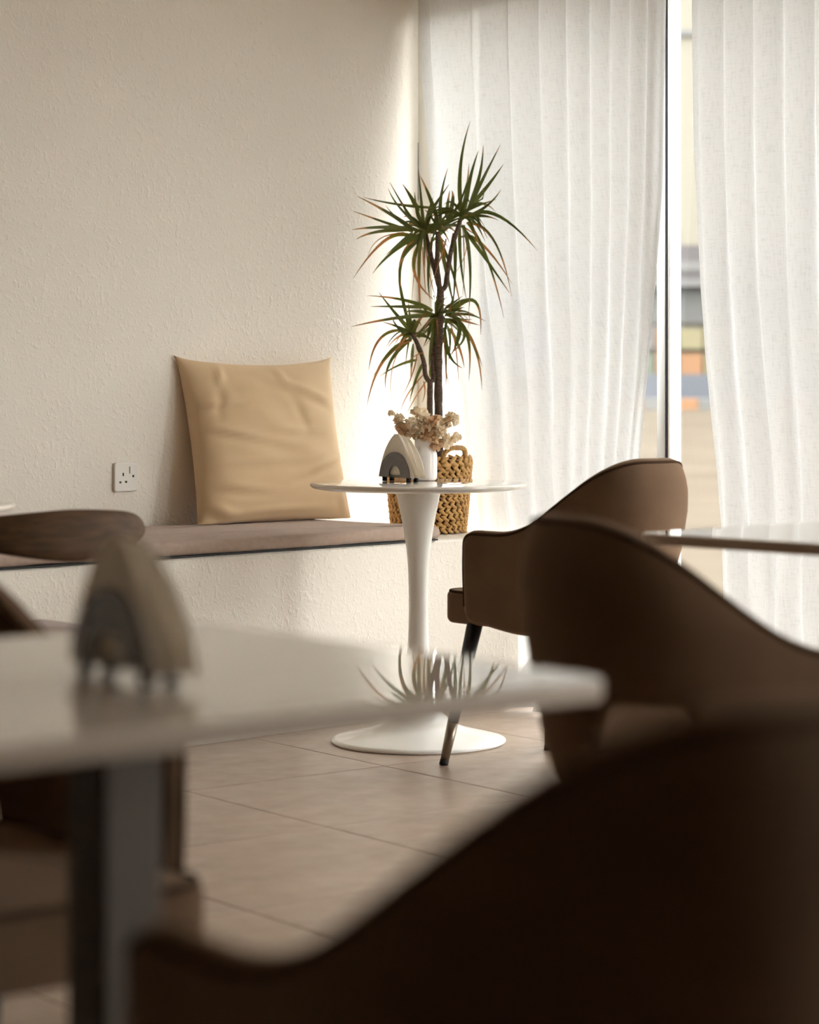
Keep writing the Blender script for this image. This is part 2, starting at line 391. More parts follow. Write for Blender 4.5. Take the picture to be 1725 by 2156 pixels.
# floor-to-ceiling windows, frames meeting at black joints; bays out of view are guessed, to let daylight in
S_M = s_at(1403.5, 0.0)
SB = [(S_PIER, S_M), (S_M, 2.47), (2.47, S_P0), (S_P1, 7.37), (7.37, S_END)]
for k in range(5):
    s0, s1 = SB[k]; nl, nr = k in (1, 2, 4), k in (0, 1, 3)
    w = tag(empty('window_%d' % (k + 1), RM(PW, qs((s0 + s1) / 2), 0), TH), 'tall window pane in white frame, number from corner %s' % ('one', 'two', 'three, out of view, added for daylight', 'four, out of view, added for daylight', 'five, out of view, added for daylight', 'six', 'seven')[k], None, None, 'structure')
    h = (s1 - s0) / 2; g = .003; bw = .044; bl0 = .014
    for y0, y1 in ((h - bl0, h - (g if nl else 0)), (-h + (g if nr else 0), -h + bw)):
        MB().box(0.0, .10 if (k == 0 and y0 > 0) else .052, y0, y1, .02, ZH).obj('frame_post', M_frame, w, bevel=.003, seg=1)
    MB().box(0.0, .052, -h + bw, h - bl0, ZH - .05, ZH).obj('frame_head', M_frame, w, bevel=.003, seg=1)
    MB().box(0.0, .052, -h + bw, h - bl0, .02, .075).obj('frame_sill', M_frame, w, bevel=.003, seg=1)
    MB().box(.030, .038, -h + bw - .005, h - bl0 + .005, .07, ZH - .045).obj('pane', M_glass, w)
    if nl: MB().box(-.001, .05, h - g - .0005, h + g + .0005, .02, ZH).obj('gasket', M_gasket, w)

# ------------------------------------------------------------------ street outside
def gz(Y): return -.06 if Y < 9.5 else -.06 + (Y - 9.5) * 0.0205
v, f = [], []
ys = [2, 9.5, 14, 20, 26, 33, 40, 41.2]
for Y in ys: v += [(-60, Y, gz(Y)), (90, Y, gz(Y))]
f = [[2 * i, 2 * i + 1, 2 * i + 3, 2 * i + 2] for i in range(len(ys) - 1)]
tag(link('ground', new_mesh('ground', v, f), M_sand), 'pale sandy lot outside the window', None, None, 'structure')
z1 = gz(41.2)
tag(MB().box(-60, 90, 41.4, 48.2, z1 - .3, z1 - .02).obj('road', M_road), 'grey asphalt road beyond the sandy lot', None, None, 'structure')
kerb = thing('street_kerb', 'orange and white painted kerb stones along the road', 'kerb', (0, 41.3, z1 - .1))
kb = MB().box(-.24, .24, -.12, .12, 0, .30).mesh('kerb_stone', bevel=.02)
kbo = kb.copy(); kb.materials.append(M_kerbw); kbo.materials.append(M_orange)
for i in range(-14, 30):
    link('kerb_stone', kbo if i % 2 == 0 else kb, None, kerb, loc=(1.02 + i * .48, 0, 0))
bl = thing('shop_building', 'cream building across the street with dark shop front', 'building', (0, 48.4, z1))
Yb = 48.4
def zpx(v): return H - (v - V0) * Yb / F - z1
MB().box(-30, 45, .25, 6, -.3, 14).obj('wall', M_facade, bl)
MB().box(3.0, 14.0, -.15, .25, zpx(590), zpx(517)).obj('sign_band', M_sign, bl)
for x0, x1 in ((4.2, 5.1), (5.35, 6.35), (6.6, 7.3), (7.6, 8.5)):
    MB().box(x0, x1, -.19, -.15, zpx(572), zpx(552)).obj('sign_mark', M_signmark, bl, bevel=.01)
MB().box(3.0, 14.0, -.25, .25, zpx(604), zpx(590)).obj('canopy_edge', M_kerbw, bl)
MB().box(3.0, 14.0, .1, .25, zpx(680), zpx(604)).obj('shop_opening', M_shop, bl)
rr = random.Random(11)
goods = [M_yellow, M_teal, M_kerbw, M_green, M_orange, M_teal, M_yellow, M_kerbw]
for i in range(44):
    x = 3.1 + (i % 22) * .5; zz = zpx(735 if i < 22 else 788)
    MB().box(x, x + .46, -.1 - .02 * (i % 3), .25, zz, zz + rr.uniform(.4, .5)).obj('display_panel', goods[rr.randrange(8)], bl)
MB().box(3.0, 14.0, -.3, .25, -.3, zpx(788)).obj('shop_plinth', M_grey, bl)
MB().box(5.3, 5.6, .18, .25, zpx(502), zpx(480)).obj('wall_lamp', M_grey, bl, bevel=.02)
MB().box(-30, 45, .15, .25, zpx(72), zpx(60)).obj('facade_moulding', M_kerbw, bl)
for x in (-8.5, -5.5, -2.5, 9.5, 13, 16.5):
    w_ = MB().box(x - .6, x + .6, .2, .25, 5.6, 7.2).obj('window', M_shop, bl)
van = thing('blue_van', 'blue and grey van parked across the street', 'van', (1.1, 45.6, z1))
MB().prism([(-1.6, .55), (1.6, .55), (1.6, 1.5), (1.25, 2.15), (-1.6, 2.2)], -.8, .8).obj('body', M_blue, van, rot=(PI / 2, 0, 0), bevel=.05)
MB().prism([(-1.55, 0.3), (1.55, 0.3), (1.62, .9), (-1.62, .9)], -.82, .82).obj('lower_body', M_grey, van, rot=(PI / 2, 0, 0), bevel=.04)
for x in (-.75, .35):
    MB().box(x, x + .7, -.83, -.8, 1.35, 1.85).obj('side_window', M_shop, van, bevel=.01)
for x in (-1.0, 1.0):
    for y in (-.72, .72):
        vv, ff = lathe([(.3, -.1), (.33, -.06), (.33, .06), (.3, .1)], 20)
        link('wheel', fix(new_mesh('wheel', vv, ff)), M_rubber, van, loc=(x, y, .31), rot=(PI / 2, 0, 0))

# ------------------------------------------------------------------ built-in bench, its cushion and the pillow
PB = 4.93; ZB = 0.535
bend = Vector((0.356, 7.548, 0)); bdir = Vector((0.703, 0.711, 0)).normalized()
bleft = bend - bdir * 3.4
wl = C0 - WD * 3.9
wr = C0 - WD * ((PW - PB) / 0.9935)
b = MB().prism([(bleft.x, bleft.y), (bend.x, bend.y), tuple((wr + WN * .002).xy), tuple((wl + WN * .002).xy)], 0.0, ZB)
tag(b.obj('built_in_bench', M_wall, bevel=.008), 'white plastered masonry bench along the left wall', 'bench')
cfr = bend - bdir * 0.385 - Vector((bdir.y, -bdir.x, 0)) * -.012
def wall_foot(p, off):                  # the point of the wall line nearest to p, off m into the room
    t = (C0 - p).dot(WD); return C0 - WD * t + WN * off
cfl = bleft + Vector((bdir.y, -bdir.x, 0)) * .012 + bdir * .3
cbr = wall_foot(cfr, .02) - WD * .02; cbl = wall_foot(cfl, .02)
def poly_sub(pts, n=14):
    out = []
    for i, p in enumerate(pts):
        q = pts[(i + 1) % len(pts)]
        for k in range(n): out.append(tuple((p + (q - p) * (k / n)).xy))
    return out
cush = thing('bench_cushion', 'long mauve beige seat cushion on the plastered bench', 'cushion', (0, 0, 0))
rc = random.Random(5)
poly = poly_sub([cfl, cfr, cbr, cbl], 20)
vv, ff = slab(poly, ZB + .0052, 0.5815, .016, 4, crown=.004)
def wr_fold(x, y, z):                   # a gathered pucker near the front edge and mild unevenness
    d = math.exp(-((x + .37) / .05) ** 2); return (x, y + .004 * d, z - .003 * d + .0018 * math.sin(x * 17 + y * 9) * math.sin(x * 5.3))
link('pad', fix(new_mesh('pad', [wr_fold(*q) for q in vv], ff, True)), M_bench, cush)
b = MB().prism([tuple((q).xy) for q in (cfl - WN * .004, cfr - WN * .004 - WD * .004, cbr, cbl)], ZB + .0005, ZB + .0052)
b.obj('dark_strip', M_rubber, cush)  # thin black layer that draws the dark line under the pad
ZT = 0.585

def pillow_mesh(W, Hh, T, n=56):
    v, f = [], []; rp = random.Random(9)
    def h(a, b):
        e = (1 - abs(a) ** 2.8) * (1 - abs(b) ** 2.8); return T * max(e, 0) ** 0.46
    folds = [(-.72, .42, .30, .05, .10, .010), (-.45, .05, .55, .045, -.22, .008), (.62, -.30, .40, .045, .30, .008), (-.55, -.55, .30, .05, -.12, .007),
             (-.78, -.82, .25, .06, -.45, .012), (.15, .80, .05, .28, .3, .006), (-.62, .80, .05, .22, -.2, .009), (.10, .10, .35, .04, -.05, .004),
             (.85, -.85, .06, .2, .2, .010), (-.1, -.86, .6, .05, .03, .006), (.5, .55, .4, .06, -.35, .005), (-.2, -.25, .7, .06, .05, .004)]
    for side in (1, -1):
        for j in range(n + 1):
            for i in range(n + 1):
                a, b_ = 2 * i / n - 1, 2 * j / n - 1
                a, b_ = math.sin(a * PI / 2) * .35 + a * .65, math.sin(b_ * PI / 2) * .35 + b_ * .65
                pin = 1 - .085 * (1 - b_ * b_) * abs(a) ** 3; pin2 = 1 - .085 * (1 - a * a) * abs(b_) ** 3
                ear = (abs(a) * abs(b_)) ** 14; x = a * W / 2 * pin * (1 + .045 * ear); z = b_ * Hh / 2 * pin2 * (1 + .03 * ear)
                y = h(a, b_)
                if side > 0:
                    for fa, fb, la, lb, rot, am in folds:
                        ca, sa = math.cos(rot), math.sin(rot); da, db = a - fa, b_ - fb
                        uu, ww = ca * da + sa * db, -sa * da + ca * db
                        y += 1.5 * am * math.exp(-(uu / la) ** 2) * (math.exp(-(ww / lb) ** 2) - .7 * math.exp(-((ww + lb * 1.5) / lb) ** 2)) * (1 - max(abs(a), abs(b_)) ** 6)
                    y += .0022 * math.sin(9 * a + 5 * b_ + 2 * math.sin(4 * b_)) * (1 - a * a) * (1 - b_ * b_)
                z -= .02 * (1 - b_) * .5 * (1 - abs(a)) * 0
                v.append((x, -side * y, z))
    m = n + 1
    for s_ in range(2):
        k = s_ * m * m
        for j in range(n):
            for i in range(n):
                q = [k + j * m + i, k + j * m + i + 1, k + (j + 1) * m + i + 1, k + (j + 1) * m + i]
                f.append(q if s_ == 0 else q[::-1])
    me = new_mesh('pillow', v, f)
    bm = bmesh.new(); bm.from_mesh(me); bmesh.ops.remove_doubles(bm, verts=bm.verts, dist=1e-5)
    bmesh.ops.recalc_face_normals(bm, faces=bm.faces); bm.to_mesh(me); bm.free()
    me.polygons.foreach_set('use_smooth', [True] * len(me.polygons)); return me
PWD, PHT = 0.60, 0.555
ux = Vector((0.775, 0.632, 0)); pbc = Vector((-.422, 7.43, ZT - .022))
upv = (Vector((-.632, .775, 0)) * .115 + Vector((0, 0, .515))).normalized()
pme = pillow_mesh(PWD, PHT, .085)
po = tag(link('throw_pillow', pme, M_pillow), 'large ochre cotton throw pillow leaning on the wall', 'pillow')
fw = ux.cross(upv) * -1.0
ctr = pbc + upv * (PHT / 2) + Vector((-.632, .775, 0)) * .0
yv = upv.cross(ux)
po.matrix_world = Matrix(((ux.x, yv.x, upv.x, ctr.x), (ux.y, yv.y, upv.y, ctr.y), (ux.z, yv.z, upv.z, ctr.z), (0, 0, 0, 1)))
mi = po.matrix_world.inverted()
for q in pme.vertices:                  # the lower edge rests flat on the seat cushion
    w_ = po.matrix_world @ q.co
    if w_.z < ZT + .001: w_.z = ZT + .001; q.co = mi @ w_

# ------------------------------------------------------------------ wall socket
tw = (C0.x - 0) ; r_ = (262 - U0) / F
tq = (CX - r_ * CYY) / (WD.x - r_ * WD.y)
sp = C0 - WD * tq; zs = H - (1004 - V0) * sp.y / F
sk = thing('wall_socket', 'white switched wall socket beside the pillow', 'socket', (sp.x, sp.y, zs - .045), math.atan2(WD.y, WD.x))
# local x along the wall, -y into the room
MB().prism(round_rect(-.045, .045, 0, .09, .008), -.0005, .010).obj('plate', M_socket, sk, rot=(PI / 2, 0, 0), bevel=.003)
def sbox(name, x, z, w, h_, d, m): return MB().box(x - w / 2, x + w / 2, -.010 - d, -.008, z - h_ / 2, z + h_ / 2).obj(name, m, sk, bevel=.0006, seg=1)
sbox('earth_slot', -.012, .053, .006, .010, .0006, M_hole); sbox('slot', -.023, .029, .008, .006, .0006, M_hole); sbox('slot', -.001, .030, .008, .006, .0006, M_hole)
sbox('switch', .018, .066, .012, .022, .004, M_socket); sbox('screw', .027, .047, .007, .007, .0006, M_hole)

# ------------------------------------------------------------------ curtains
def edge_s(tab, off):                   # (row, column) pairs of the photograph -> s as a function of height
    out = []
    for v_, u_ in tab:
        s = s_at(u_, off); Y = SP(s, off, 0).y; out.append((H - (v_ - V0) * Y / F, s))
    return sorted(out)
def curtain(name, label, ltab, rtab, off, phase, amp, over, bulge=None, nu=300, nv=64, ztop=2.52, zbot=0.012):
    c = thing(name, label, 'curtain', tuple(SP(ltab[0][1], off, zbot)))
    org = c.location.copy(); v, uvs, f = [], [], []
    for j in range(nv + 1):
        z = zbot + (ztop - zbot) * j / nv; t = (z - zbot) / (ztop - zbot)
        sl, sr = lerp_tab(ltab, z), lerp_tab(rtab, z)
        for i in range(nu + 1):
            a = i / nu; ph = phase(a)
            k = over * (.45 + .55 * t); wv = 1 - t
            da = k * math.sin(ph + .9 * wv * math.sin(3 * a + 1)) * (phase(min(1, a + .002)) - phase(max(0, a - .002))) ** -1 * .004
            s = sl + (sr - sl) * (a + da * min(1, a * 12) * min(1, (1 - a) * 12))
            o = off + amp * math.cos(ph + .9 * wv * math.sin(3 * a + 1)) * (.75 + .25 * t)
            o += .006 * wv * math.sin(46 * a + 3 * z + 4 * math.sin(2.3 * z)) + .004 * wv * math.sin(83 * a - 5 * z)
            if bulge: o += bulge(s, z)
            v.append(SP(s, o, z) - org); uvs.append((a * (sr - sl) * 1.4, z))
    m = nu + 1
    for j in range(nv):
        for i in range(nu): f.append([j * m + i, j * m + i + 1, (j + 1) * m + i + 1, (j + 1) * m + i])
    link('fabric', new_mesh(name, v, f, True, uvs), M_curtain, c)
    return c
OFF = .042
L1 = edge_s([(-60, 880), (130, 886), (400, 907), (600, 930), (850, 974), (1000, 984), (1115, 1000), (1480, 1020)], OFF)
R1 = edge_s([(-60, 1401), (400, 1391), (600, 1378), (800, 1362), (955, 1346), (1500, 1340)], OFF)
def bulge1(s, z): return (.20 * sm((s - .66) / .12) * (1 - sm(z / .45)) ** 2 + .035 * sm((s - .66) / .12) * math.sin(s * 42) * (1 - sm(z / .3)))
curtain('linen_curtain', 'sheer white linen curtain hanging behind the potted plant', L1, R1, OFF, lambda a: 2 * PI * (5.2 * a + 4.2 * a ** 3 + .25), .009, 1.35, bulge1)
L2 = edge_s([(-60, 1454), (300, 1458), (600, 1470), (750, 1482), (900, 1498), (1000, 1508), (1110, 1514), (1400, 1518)], OFF)
R2 = [(0, 2.47), (2.6, 2.47)]
curtain('linen_curtain', 'sheer white linen curtain at the right edge of view', L2, R2, OFF, lambda a: 2 * PI * (9.3 * a + .35), .009, 1.3)

# ------------------------------------------------------------------ copying things
def copy_tree(o, parent=None):
    c = o.copy(); col.objects.link(c); c.parent = parent
    for ch in [x for x in bpy.data.objects if x.parent == o]: copy_tree(ch, c)
    return c
def place(proto, used, label, loc, rz):
    o = proto if not used else copy_tree(proto)
    o['label'] = label; o.location = loc; o.rotation_euler = (0, 0, rz); return o

# ------------------------------------------------------------------ upholstered barrel chairs
CA, CYA, CYC, CB, CNE, CZA, CZB, CT0, CT1 = .2177, .1617, -.0947, .285, 2.15, .6366, .8330, .19, .92
def chair_path(n=400):
    pts = []
    for k in range(60): pts.append((CA, CYA + (CYC - CYA) * k / 60))
    for k in range(n + 1):
        ph = PI * k / n; c, s = math.cos(ph), math.sin(ph)
        pts.append((CA * (1 if c > 0 else -1) * abs(c) ** (2 / CNE), CYC - CB * abs(s) ** (2 / CNE)))
    for k in range(59, -1, -1): pts.append((-CA, CYA + (CYC - CYA) * k / 60))
    L = [0]
    for a, b_ in zip(pts, pts[1:]): L.append(L[-1] + math.hypot(b_[0] - a[0], b_[1] - a[1]))
    return pts, L
_pts, _L = chair_path(); LT = _L[-1]
def at_len(l):
    l = max(0, min(LT, l)); lo = 0; hi = len(_L) - 1
    while hi - lo > 1:
        mid = (lo + hi) // 2
        if _L[mid] <= l: lo = mid
        else: hi = mid
    t = (l - _L[lo]) / max(1e-9, _L[hi] - _L[lo]); a, b_ = _pts[lo], _pts[hi]
    return a[0] + (b_[0] - a[0]) * t, a[1] + (b_[1] - a[1]) * t
def shell_sections():
    r = .045; ls = []
    for d in (0, .0015, .005, .010, .017, .026, .036, .048): ls.append(d)
    nmid = 76; ls += [.06 + (LT - .12) * k / nmid for k in range(nmid + 1)] + [LT - d for d in (.048, .036, .026, .017, .010, .005, .0015, 0)]
    out = []
    for l in ls:
        x, y = at_len(l); x0, y0 = at_len(l - .012); x1, y1 = at_len(l + .012)
        tx, ty = x1 - x0, y1 - y0; q = math.hypot(tx, ty); nx, ny = -ty / q * -1, tx / q * -1
        if nx * x + ny * (y + .05) < 0: nx, ny = -nx, -ny
        e = min(l, LT - l); mm = e / LT * 2
        us = sm((mm - CT0) / (CT1 - CT0)); zt = CZA + (CZB - CZA) * (.65 * us + .35 * sm(us))
        zb = .392 - .02 * sm(mm / .35) + .200 * sm((mm - .50) / .14) - .125 * sm((mm - .80) / .17)
        if e < r: zt -= r - math.sqrt(max(0, r * r - (r - e) ** 2))
        if e < .03: zb += .03 - math.sqrt(max(0, .0009 - (.03 - e) ** 2))
        tap = .04 + .12 * sm((mm - .35) / .5)
        out.append((x, y, nx, ny, zt, zb, tap, e, .004 + .019 * sm((mm - .2) / .75)))
    return out
TK = .036
def shell_mesh():
    secs = shell_sections(); v, f = [], []; K = None
    for x, y, nx, ny, zt, zb, tap, e, shd in secs:
        loop = []; rr_ = min(TK / 2, .018); hw = TK / 2 * min(1, .55 + e / .03)
        def pt(off, z):
            o = off - TK / 2 + .002 - tap * max(0, (.70 - z)) - shd * max(0, (z - zt + .085) / .085) ** 2; return (x + nx * o, y + ny * o, z)
        for k in range(9): loop.append(pt(hw, zb + .012 + (zt - rr_ - zb - .012) * k / 8))
        for k in range(1, 7):
            a = PI * k / 7; loop.append(pt(hw * math.cos(a), zt - rr_ + rr_ * math.sin(a)))
        for k in range(8, -1, -1): loop.append(pt(-hw, zb + .012 + (zt - rr_ - zb - .012) * k / 8))
        loop.append(pt(-hw * .6, zb)); loop.append(pt(hw * .6, zb))
        K = len(loop); v += loop
    n = len(secs)
    for i in range(n - 1):
        for k in range(K):
            l = (k + 1) % K; f.append([i * K + k, i * K + l, (i + 1) * K + l, (i + 1) * K + k])
    f.append(list(range(K))); f.append([(n - 1) * K + k for k in range(K)][::-1])
    return fix(new_mesh('backrest', v, f, True))
def rim_piping():
    pts = []
    secs = shell_sections()
    def pt(s, z, dz=0):
        x, y, nx, ny, zt, zb, tap, e, shd = s; o = TK / 2 * .90 * min(1, .55 + e / .03) - TK / 2 + .002 - tap * max(0, .70 - z) - shd * max(0, (z - zt + .085) / .085) ** 2
        return (x + nx * o, y + ny * o, z)
    s = secs[0]
    for k in range(7): pts.append(pt(s, s[5] + .01 + (s[4] - s[5] - .03) * k / 7))
    for s in secs[1:-1]: pts.append(pt(s, s[4] - .010))
    s = secs[-1]
    for k in range(6, -1, -1): pts.append(pt(s, s[5] + .01 + (s[4] - s[5] - .03) * k / 7))
    return tmesh('piping', pts, .0042, 6)
def seat_poly(d=0.0):
    out = []; hw, yf, r = .170 - d, .298 - d, .055
    for k in range(7):
        a = PI / 2 * k / 6; out.append((hw - r + r * math.cos(a), yf - r + r * math.sin(a)))
    for k in range(7):
        a = PI / 2 + PI / 2 * k / 6; out.append((-hw + r + r * math.cos(a), yf - r + r * math.sin(a)))
    for k in range(25):
        a = PI + PI * k / 24; c, s = math.cos(a), math.sin(a)
        out.append((hw * (1 if c > 0 else -1) * abs(c) ** (2 / CNE), CYC + (.215 - d) * -abs(s) ** (2 / CNE)))
    return out
def barrel_chair():
    t = thing('barrel_chair', 'x', 'chair', group='taupe velvet barrel chairs')
    link('backrest', shell_mesh(), M_velvet, t)
    link('piping', rim_piping(), M_pipe, t)
    vv, ff = slab(seat_poly(), .378, .466, .016, 4, crown=.008)
    seat = link('seat', fix(new_mesh('seat', vv, ff, True)), M_velvet, t)
    pp = [(x, y, .4635) for x, y in seat_poly(.006)]; pp.append(pp[0])
    link('seat_piping', tmesh('seat_piping', pp, .0042, 6), M_pipe, seat)
    for sx in (-1, 1):
        for top, ft in (((.150, .175), (.196, .250)), ((.130, -.17), (.180, -.285))):
            a = Vector((sx * top[0], top[1], .382)); c = Vector((sx * ft[0], ft[1], .0)); d = c - a
            def at(z): return a + d * ((.382 - z) / .382)
            leg = link('leg', tmesh('leg', [a, at(.115)], [.0215, .0148], 16), M_blackmetal, t)
            link('ferrule', tmesh('ferrule', [at(.116), at(.014)], [.0152, .0118], 16), M_ferrule, leg)
            link('foot_pad', tmesh('foot_pad', [at(.0145), at(.0)], [.0122, .0122], 16), M_rubber, leg)
    return t
proto = barrel_chair()
def ang(d): return math.radians(d) - PI / 2
place(proto, False, 'taupe velvet barrel chair facing the round white table', (.403, 6.198, 0), ang(130.9))
place(proto, True, 'taupe velvet barrel chair with dark back, in front of the right square table', (.526, 3.49, 0), ang(26))
place(proto, True, 'blurred taupe velvet barrel chair closest to the camera', (.057, 1.668, 0), ang(123.1))
place(proto, True, 'blurred barrel chair half hidden under the left square table', (-.524, 2.72, 0), ang(-52))

# ------------------------------------------------------------------ tables
def tulip_table(label, loc):
    t = thing('tulip_table', label, 'table', loc, group='round white pedestal tables')
    prof = [(.246, .0), (.25, .003), (.25, .008), (.235, .013), (.20, .021), (.16, .031), (.12, .044), (.09, .061), (.068, .085), (.05, .125), (.039, .18), (.032, .25),
            (.0285, .32), (.0275, .38), (.028, .44), (.030, .50), (.0345, .55), (.0415, .60), (.0505, .65), (.058, .685), (.063, .71), (.064, .722)]
    link('pedestal', fix(new_mesh('pedestal', *lathe(prof, 64), smooth=True)), M_white, t)
    vv, ff = lathe([(.243, .0), (.244, .0035)], 64); link('base_gasket', fix(new_mesh('base_gasket', vv, ff)), M_rubber, t, loc=(0, 0, -.0005))
    top = [(.0, .719), (.24, .719), (.285, .7215), (.303, .7255), (.3095, .731), (.3105, .7345), (.3095, .7375), (.307, .7395), (.302, .74), (.0, .74)]
    top = [(max(r, .0005), z) for r, z in top]
    link('tabletop', fix(new_mesh('tabletop', *lathe(top, 96), smooth=True)), M_tabletop, t)
    for p in t.children: 
        if p.name.startswith('tabletop'):
            md = p.modifiers.new('edge', 'EDGE_SPLIT'); md.split_angle = math.radians(40)
    return t
tulip_table('round white pedestal table holding the vase of dried flowers', (.0255, 6.67, 0))
tulip_table('round white table at the left edge behind the wooden chair', (-1.236, 5.46, 0))

def square_table(label, corner, e1, e2, L):
    # corner: the right-hand corner; e1, e2: unit edge directions away from it
    c = corner + e1 * (L / 2) + e2 * (L / 2)
    t = thing('square_table', label, 'table', (c.x, c.y, 0), math.atan2(e2.y, e2.x), 'square white cafe tables')
    h = L / 2
    vv, ff = slab(round_rect(-h, h, -h, h, .022), .718, .740, .0035, 3)
    link('tabletop', fix(new_mesh('tabletop', vv, ff)), M_tabletop, t)
    vv, ff = slab(round_rect(-h - .0006, h + .0006, -h - .0006, h + .0006, .0226), .7195, .7372, .0008, 1)
    link('shaded_edge', fix(new_mesh('shaded_edge', vv, ff)), M_edgeshade, t)
    MB().prism(round_rect(-.034, .034, -.034, .034, .006), .012, .712).obj('column', M_column, t)
    MB().prism(round_rect(-.17, .17, -.17, .17, .02), .706, .7178).obj('mounting_plate', M_blackmetal, t)
    vv, ff = slab(round_rect(-.21, .21, -.21, .21, .03), 0.0, .014, .004, 2)
    link('base_plate', fix(new_mesh('base_plate', vv, ff)), M_blackmetal, t)
    return t
e1 = Vector((-.775, -.632, 0)); e2 = Vector((-.632, .775, 0))
lt = square_table('blurred square white table in the left foreground', Vector((.192, 2.215, 0)), e1, e2, .68)
f1 = Vector((math.sin(math.radians(47)), math.cos(math.radians(47)), 0)); f2 = Vector((math.cos(math.radians(47)), -math.sin(math.radians(47)), 0))
square_table('square white table by the window at the right edge', Vector((.431, 4.40, 0)), f2, f1, .70)

# ------------------------------------------------------------------ napkin holders with napkins
def arch(R, r0, zb, n=24):              # half-disc outline with a half-disc hole, as one polygon strip in the x-z plane
    out = [(R * math.cos(PI * k / n), zb + R * math.sin(PI * k / n)) for k in range(n + 1)]
    inn = [(r0 * math.cos(PI * k / n), zb + .005 + r0 * math.sin(PI * k / n)) for k in range(n + 1)]
    return out, inn
def plate_mesh(R, r0, zb, th):
    out, inn = arch(R, r0, zb); n = len(out); v, f = [], []
    for y in (-th / 2, th / 2):
        v += [(x, y, z) for x, z in out] + [(x, y, z) for x, z in inn]
    N = 2 * n
    for s_, o in ((0, 0), (1, N)):
        for k in range(n - 1):
            q = [o + k, o + k + 1, o + n + k + 1, o + n + k]; f.append(q if s_ == 0 else q[::-1])
        q = [o, o + n, o + 2 * n - 1, o + n - 1]; f.append(q if s_ == 0 else q[::-1])
    for k in range(n - 1):
        f.append([k, N + k, N + k + 1, k + 1]); f.append([n + k, n + k + 1, N + n + k + 1, N + n + k])
    f.append([0, n - 1, N + n - 1, N]); f.append([n, N + n, N + 2 * n - 1, 2 * n - 1])
    return fix(new_mesh('side_plate', v, f))
def napkin_mesh(seed, w, h_):           # a soft folded triangle standing on its long side
    r = random.Random(seed); n, m = 22, 12; v, f = [], []
    for s_ in (-1, 1):
        for j in range(m + 1):
            t = j / m
            for i in range(n + 1):
                a = 2 * i / n - 1; hw = w * (1 - t ** 1.25) ** .8 + .010
                x = a * hw; z = t * h_ - .004 * abs(a) ** 4 * (1 - t)
                th = .0042 * (1 - abs(a) ** 6) ** .5 * (1 - t ** 6) ** .5 + .0004
                y = s_ * th + .004 * math.sin(3.2 * a + seed) * (1 - t) * (abs(a) ** 1.5) + .003 * math.sin(7 * a + 5 * t + seed) * abs(a)
                v.append((x, y, z))
    M_ = n + 1
    for s_ in range(2):
        k = s_ * M_ * (m + 1)
        for j in range(m):
            for i in range(n):
                q = [k + j * M_ + i, k + j * M_ + i + 1, k + (j + 1) * M_ + i + 1, k + (j + 1) * M_ + i]; f.append(q if s_ == 0 else q[::-1])
    B = M_ * (m + 1)
    ring = [i for i in range(M_)] + [j * M_ + n for j in range(1, m + 1)] + [m * M_ + i for i in range(n - 1, -1, -1)] + [j * M_ for j in range(m - 1, 0, -1)]
    for a, b_ in zip(ring, ring[1:] + ring[:1]): f.append([a, b_, B + b_, B + a])
    return fix(new_mesh('napkin', v, f, True))
def napkin_holder(label, loc, rz, where):
    t = thing('napkin_holder', label, 'napkin holder', loc, rz, 'steel arch napkin holders')
    D = .040; R = .073
    for y in (-D / 2, D / 2):
        link('side_plate', plate_mesh(R, .028, .013, .0022), M_steel, t, loc=(0, y, 0))
    MB().box(-R, R, -D / 2, D / 2, .0125, .0148).obj('base', M_steel, t)
    for x in (-.058, .058):
        for y in (-.013, .013):
            link('foot', fix(new_mesh('foot', *lathe([(.006, 0), (.0075, .002), (.0075, .0055), (.006, .0066), (.0075, .008), (.0075, .0125)], 14), smooth=True)), M_rubber, t, loc=(x, y, 0))
    names = ('front', 'middle', 'rear')
    for k in range(3):
        o = link('folded_napkin', napkin_mesh(k + 2, .082, .122 - .004 * k), M_napkin, None)
        tag(o, '%s folded cream paper napkin in the holder on %s' % (names[k], where), 'napkin', 'paper napkins in the holders')
        ca, sa = math.cos(rz), math.sin(rz); yy = -.0118 + .0118 * k; xx = (-.002, .004, .009)[k]
        o.location = (loc[0] + ca * xx - sa * yy, loc[1] + sa * xx + ca * yy, loc[2] + .0152)
        o.rotation_euler = (0, 0, rz + math.radians((-2, 1, 3)[k]))
RZH = math.atan2(-.80, .60)
hp = PX(843, 1012, 6.74); napkin_holder('small steel napkin holder beside the vase', (hp.x, hp.y, .7402), RZH, 'the round table')
hp2 = PX(268, 1440, 2.20); napkin_holder('blurred steel napkin holder in the left foreground', (hp2.x, hp2.y, .7402), RZH, 'the foreground table')

